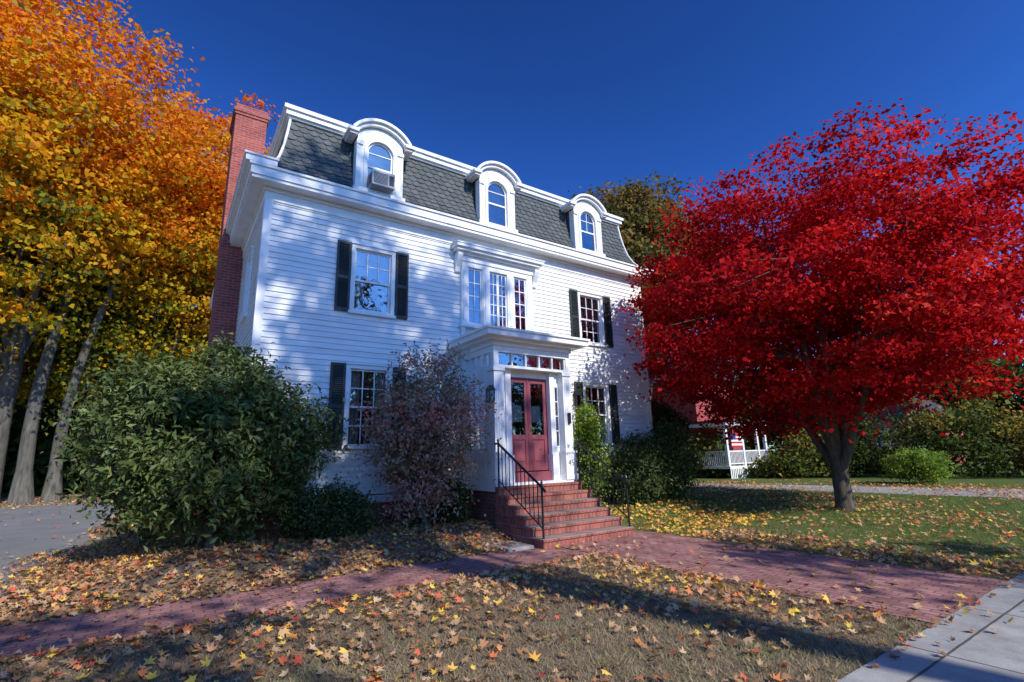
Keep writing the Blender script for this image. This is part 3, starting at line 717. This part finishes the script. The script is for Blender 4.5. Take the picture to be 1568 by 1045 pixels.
bush('holly_bush',(8.0,2.2),(8.0,2.2,1.9),(1.3,1.3,1.9),380,50,.14,L['dark'],56,asp=.45,reject=None)
bush('clipped_hedge',(-4.3,-.85),(-4.2,-.85,.7),(.75,.42,.45),230,45,.06,L['dark'],57,asp=.5,cs=(.1,.1),zmin=.2)
bush('clipped_hedge',(-1.75,-.7),(-1.75,-.7,.7),(.4,.4,.45),130,45,.06,L['dark'],58,asp=.5,cs=(.1,.1),zmin=.2)
def mass(name,items,mat,seed,ls,dens=70,cs=(.9,.5)):
    global rng
    rng=np.random.default_rng(seed); Ps=[];T=[]
    for (x,y,z,rx,ry,rz,n,t) in items:
        d=rng.normal(size=(n,3)); d/=np.linalg.norm(d,axis=1)[:,None]
        lum=1+.2*lump(d,int(rng.integers(1e6)),3)
        c=np.array([x,y,z])+d*np.array([rx,ry,rz])*(rng.uniform(0,1,n)**.33*lum)[:,None]
        tt=t+.2*lump(c,int(rng.integers(1e6)),.7)
        i=np.repeat(np.arange(n),dens); P=c[i]+rng.normal(size=(len(i),3))*np.array([cs[0],cs[0],cs[1]])
        k=P[:,2]>.1; Ps.append(P[k]); T.append(np.clip(tt[i][k]+rng.normal(size=k.sum())*.12,0,1))
    P=np.concatenate(Ps);T=np.concatenate(T)
    V,F,T2=leaves(P,ls,.8,.3,T); return np_mesh(name,V,F,mat,T2)
rng=np.random.default_rng(5)
items=[]
for k in range(18): items.append((-46+k*3.2+rng.uniform(-1,1),42+rng.uniform(-4,6),8+rng.uniform(-1,2.5),3.8,3,8.0,58,.3))
for k in range(9): items.append((-30+k*3.4,33+rng.uniform(-1,3),2.5,2.8,2,2.8,40,.2))
for k in range(26):
    az=math.radians(50+k*2.2); dd=rng.uniform(62,75); items.append((-6.7+dd*math.sin(az),-10.4+dd*math.cos(az),5+rng.uniform(-1.5,2.5),4,4,5.5,40,rng.uniform(.15,.6)))
mass('distant_trees',items,L['far'],61,.55,65)
items=[]
for k in range(15): items.append((-46+k*6.5+rng.uniform(-1,1),-42+rng.uniform(-4,3),6+rng.uniform(-1.5,1.5),4.5,3.5,7,42,rng.uniform(.25,.8)))
mass('distant_trees',items,L['far'],64,.6,60)
items=[]
for k in range(26):
    azd=51+k*1.8; az=math.radians(azd); dd=rng.uniform(32,38)
    hh=rng.uniform(1.8,2.6)
    if 55<azd<62: hh=.35
    elif 69<azd<72: hh=.6
    elif 62<=azd<69: hh=rng.uniform(1.0,2.2)
    elif azd>72: hh=rng.uniform(1.5,3.2)
    items.append((-6.7+dd*math.sin(az),-10.4+dd*math.cos(az),hh*.6,1.5,1.4,hh,26,rng.uniform(.15,.85)))
mass('distant_shrubs',items,L['far'],62,.2,80,(.4,.28))
bush('yellow_green_shrub',(19.5,-2.2),(19.5,-2.2,.75),(1.2,1.0,.8),130,50,.14,L['bright'],63,reject=None,zmin=.2)
# ------------------------------------------------------------------ neighbours
nh=empty('red_neighbour_house'); a=MB();b=MB();g=MB();rf=MB();fr=MB();fb=MB()
ox,oy=.8,3.2
def B3(mb,x0,x1,y0,y1,z0,z1): mb.box(x0+ox,x1+ox,y0+oy,y1+oy,z0,z1)
B3(a,20.0,24.5,6.0,13,-.1,6.2)
rf.prism([(20.4,6.2),(25.7,6.2),(23.05,8.4)],8.8,16.6)
B3(b,19.2,23.5,3.6,5.99,.55,.7); B3(rf,19.0,23.7,3.4,5.98,3.2,3.35); B3(b,19.05,23.65,3.45,5.97,3.0,3.199)
for x in (19.3,20.9,22.5,23.4): B3(b,x-.08,x+.08,3.65,3.81,.701,2.999)
B3(b,19.3,23.4,3.7,3.76,1.5,1.57); B3(b,19.3,23.4,3.7,3.76,.8,.85); B3(b,19.27,19.33,3.81,5.9,1.5,1.57)
for k in range(32): B3(b,19.35+k*.127,19.39+k*.127,3.71,3.75,.851,1.499)
for k in range(16): B3(b,19.28,19.32,3.9+k*.127,3.94+k*.127,.75,1.499)
for k in range(24): B3(b,19.2+k*.178,19.3+k*.178,3.59,3.6,-.05,.549)
B3(b,21.75,22.85,5.93,5.999,1.3,2.9); B3(g,21.85,22.75,5.915,5.925,1.4,2.8)
B3(b,19.92,19.999,8,9.2,1.3,2.9); B3(g,19.905,19.915,8.1,9.1,1.4,2.8)
for k in range(7): B3(fr if k%2==0 else b,19.55,20.65,3.55,3.56,1.75+k*.11,1.86+k*.11-.002)
B3(fb,19.55,20.0,3.535,3.545,2.2,2.52)
a.obj('walls',M['redwall'],nh); b.obj('porch',M['trim'],nh); rf.obj('roof',M['roof'],nh); g.obj('glass',M['glass'],nh); fr.obj('flag_stripes',M['flagred'],nh); fb.obj('flag_canton',M['flagblue'],nh)
nh=empty('pink_neighbour_house'); a=MB();b=MB();g=MB();rf=MB()
a.box(44,51,4,9,-.1,3.8); rf.prismx([(3.5,3.8),(9.5,3.8),(6.5,6.2)],43.6,51.4)
for y in (5.2,7.6):
    b.box(43.93,43.999,y-.5,y+.5,1.3,2.9); g.quad((43.92,y-.4,1.4),(43.92,y+.4,1.4),(43.92,y+.4,2.8),(43.92,y-.4,2.8))
b.box(43.9,44.05,3.9,4.05,-.1,3.8)
a.obj('walls',M['pinkwall'],nh); b.obj('window_trim',M['trim'],nh); rf.obj('roof',M['roof'],nh); g.obj('glass',M['glass'],nh)
# ------------------------------------------------------------------ GRASS + FALLEN LEAVES
rng=np.random.default_rng(99)
def onpath(x,y):
    return ((x>-.78)&(x<1.65)&(y>-8.45)&(y<-1.4))|((x<-.7)&(x>-8.25)&(y>-4.08)&(y<-2.7))|(y<-8.46)|(x<-8.25)|((np.abs(x)<1.16)&(y>-3.12))|((np.abs(x)<W)&(y>-.02)&(y<DEP))
n=200000
x=np.r_[rng.uniform(-8.3,3,n//2),rng.uniform(-8.3,14,n//2)]; y=np.r_[rng.uniform(-8.5,-4.0,n//2),rng.uniform(-8.5,2,n//2)]
k=~onpath(x,y)&~((y>-2.7)&(x<1.2)); x,y=x[k],y[k]
P2=np.c_[x,y,np.zeros_like(x)]
gn=.34+.35*lump(P2,5,.9)+.2*lump(P2,6,3)+np.clip((x-1)/7,-.1,.6)
z=gz(x,y); m=len(x)
hgt=rng.uniform(.015,.045,m)*(1+.5*np.clip(gn,0,1)); az=rng.uniform(0,2*pi,m); w=.003+rng.uniform(0,.003,m)
lean=rng.normal(size=(m,2))*.035
V=np.empty((m,3,3)); V[:,0]=np.c_[x-np.cos(az)*w,y-np.sin(az)*w,z]; V[:,1]=np.c_[x+np.cos(az)*w,y+np.sin(az)*w,z]; V[:,2]=np.c_[x+lean[:,0],y+lean[:,1],z+hgt]
np_mesh('lawn_grass',V.reshape(-1,3),np.arange(3*m).reshape(m,3),L['grass'],np.repeat(np.clip(gn+rng.normal(size=m)*.15,0,1),3))
def starleaves(x,y,z,size,tint):
    n=len(x)
    ang=np.radians([90,62,40,12,-20,-48,-90,-132,-160,168,140,118]); rad=np.array([1,.45,.92,.42,.72,.34,.30,.34,.72,.42,.92,.45])
    rim=np.c_[np.cos(ang)*rad,np.sin(ang)*rad]; K=len(ang)
    pts=np.r_[[[0,-.05]],rim]
    s=(size*rng.uniform(.55,1.4,n))[:,None,None]*.5
    loc=np.empty((n,K+1,3)); jit=1+rng.normal(size=(n,K+1))*.08
    loc[:,:,0]=pts[None,:,0]*jit; loc[:,:,1]=pts[None,:,1]*jit
    r2=(pts**2).sum(1)[None,:]
    cur=rng.uniform(-.15,.6,n)[:,None]; cur2=rng.uniform(-.6,.6,n)[:,None]
    loc[:,:,2]=cur*r2+cur2*pts[None,:,0]*pts[None,:,1]+rng.normal(size=(n,K+1))*.05+.1
    loc*=s
    tx=rng.normal(size=n)*.35; ty=rng.normal(size=n)*.35; az=rng.uniform(0,2*pi,n)
    def rot(a,b,ang):
        c,q=np.cos(ang)[:,None],np.sin(ang)[:,None]; A=loc[:,:,a].copy();B=loc[:,:,b].copy()
        loc[:,:,a]=A*c-B*q; loc[:,:,b]=A*q+B*c
    rot(1,2,tx); rot(0,2,ty); rot(0,1,az)
    lift=-loc[:,:,2].min(1)+.004
    loc[:,:,0]+=x[:,None]; loc[:,:,1]+=y[:,None]; loc[:,:,2]+=(z+lift+rng.uniform(0,.015,n))[:,None]
    base=(np.arange(n)*(K+1))[:,None,None]; F=np.array([[0,1+i,1+(i+1)%K] for i in range(K)])[None]+base
    return loc.reshape(-1,3),F.reshape(-1,3),np.repeat(tint,K+1)
def scatter(n,x0,x1,y0,y1,dens,size,tintf):
    x=rng.uniform(x0,x1,n*4); y=rng.uniform(y0,y1,n*4); p=dens(x,y); k=rng.uniform(0,1,len(x))<p; x,y=x[k][:n],y[k][:n]
    return starleaves(x,y,gz(x,y)+.018,size,np.clip(tintf(x,y),0,1))
def clus(x,y,s,f): return .5+.6*lump(np.c_[x,y,np.zeros_like(x)],s,f)
blocked=lambda x,y:((np.abs(x)<1.14)&(y>-3.12)&(y<0))|((np.abs(x)<W+.1)&(y>-.05)&(y<DEP))
drv=lambda x:np.clip(.6-.9*(-8.25-x),.025,1)
edge=lambda x,y:.35*((np.abs(y+2.75)<.14)|(np.abs(y+4.05)<.09))*(x<-.8)+.30*(np.abs(np.abs(x-.435)-1.2)<.10)
def dn1(x,y):
    p=np.clip(clus(x,y,71,1.1),.12,1)*.8
    p=np.where(onpath(x,y)&(y>-8.46)&(x>-8.25),.05+edge(x,y),p); p=np.where(y<-8.46,.03+.25*(y>-8.56),p); p=np.where(x<-8.25,drv(x),p)
    return np.where(blocked(x,y),0,p)
tri=lambda x,y:np.where(rng.uniform(0,1,len(x))<.28,rng.uniform(.6,1,len(x)),rng.beta(2,2.,len(x))*.62)
A=scatter(5000,-9,3,-8.9,-4.0,dn1,.105,tri)
def dn2(x,y):
    p=np.clip(clus(x,y,72,.9),.1,1)*.75
    p=np.where((y>-2.7)&(x<-1.1),1.,p)
    p=np.where(onpath(x,y)&(x>-8.25),.04+edge(x,y),p); p=np.where(x<-8.25,drv(x),p)
    return np.where(blocked(x,y),0,p)
B=scatter(10500,-11,1,-4.2,3,dn2,.10,tri)
def dn3(x,y):
    p=np.clip(clus(x,y,73,.8),.08,1)*.45
    p=np.where((x>1.6)&(x<5.5)&(y>-3.8)&(y<-1.2),1.,p); p=np.where((x>1.6)&(x<2.6)&(y<-2),.75,p)
    p=np.where(onpath(x,y),.05,p)
    return np.where(blocked(x,y),0,p)
def tri3(x,y):
    t=np.where(rng.uniform(0,1,len(x))<.5,rng.uniform(.55,1,len(x)),rng.beta(2,2,len(x))*.65)
    return np.where((x<6)&(y>-4)&(rng.uniform(0,1,len(x))<.55),rng.uniform(.84,1,len(x)),t)
C_=scatter(11500,1.2,20,-8.6,6,dn3,.105,tri3)
def dn4(x,y): return np.where((y>19)|(x>-8.4+.035*np.maximum(0,y)),.9,.05)
D4=scatter(3500,-18,-5.8,2,30,dn4,.14,tri)
Vs=[];Fs=[];Ts=[];o=0
for V,F,T in (A,B,C_,D4): Vs.append(V);Fs.append(F+o);Ts.append(T);o+=len(V)
np_mesh('fallen_leaves',np.concatenate(Vs),np.concatenate(Fs),L['litter'],np.concatenate(Ts))
# ------------------------------------------------------------------ LIGHT, WORLD, CAMERA
EL=math.radians(38)
SUN_T=Vector((-.10*math.cos(EL),.995*math.cos(EL),-math.sin(EL))).normalized()
sd=D.lights.new('sun','SUN'); sd.energy=5.0; sd.angle=math.radians(.5); sd.color=(1,.955,.88)
so=D.objects.new('sun',sd); COL.objects.link(so); so.rotation_euler=SUN_T.to_track_quat('-Z','Y').to_euler()
w=D.worlds.new('World'); scene.world=w; w.use_nodes=True; nt=w.node_tree; nt.nodes.clear()
out=nt.nodes.new('ShaderNodeOutputWorld'); bg=nt.nodes.new('ShaderNodeBackground'); sk=nt.nodes.new('ShaderNodeTexSky')
sk.sky_type='NISHITA'; sk.sun_disc=False; sk.sun_elevation=EL
sk.sun_rotation=math.atan2(-SUN_T.x,-SUN_T.y)
sk.air_density=1.0; sk.dust_density=.4; sk.ozone_density=3.0
gm=nt.nodes.new('ShaderNodeGamma'); gm.inputs[1].default_value=1.8
mm=nt.nodes.new('ShaderNodeMix'); mm.data_type='RGBA'; mm.blend_type='MULTIPLY'; mm.inputs[0].default_value=1; mm.inputs[7].default_value=(.25,.43,.62,1)
nt.links.new(sk.outputs[0],gm.inputs[0]); nt.links.new(gm.outputs[0],mm.inputs[6]); nt.links.new(mm.outputs[2],bg.inputs[0]); bg.inputs[1].default_value=.10
nt.links.new(bg.outputs[0],out.inputs[0])
f,th,a,ro,cx,cy=762.16,.2273,.6031,-.0276,-6.7495,-10.4428
F=Vector((math.sin(a)*math.cos(th),math.cos(a)*math.cos(th),math.sin(th))); R=Vector((math.cos(a),-math.sin(a),0)); U=R.cross(F)
R2=R*math.cos(ro)+U*math.sin(ro); U2=-R*math.sin(ro)+U*math.cos(ro)
cam=D.cameras.new('camera'); co=D.objects.new('camera',cam); COL.objects.link(co)
co.matrix_world=Matrix((( R2.x,U2.x,-F.x,cx),(R2.y,U2.y,-F.y,cy),(R2.z,U2.z,-F.z,1.6),(0,0,0,1)))
cam.sensor_width=36; cam.lens=36*f/1568; cam.clip_end=2000; cam.clip_start=.05
scene.camera=co
scene.view_settings.view_transform='Standard'; scene.view_settings.look='None'; scene.view_settings.exposure=0
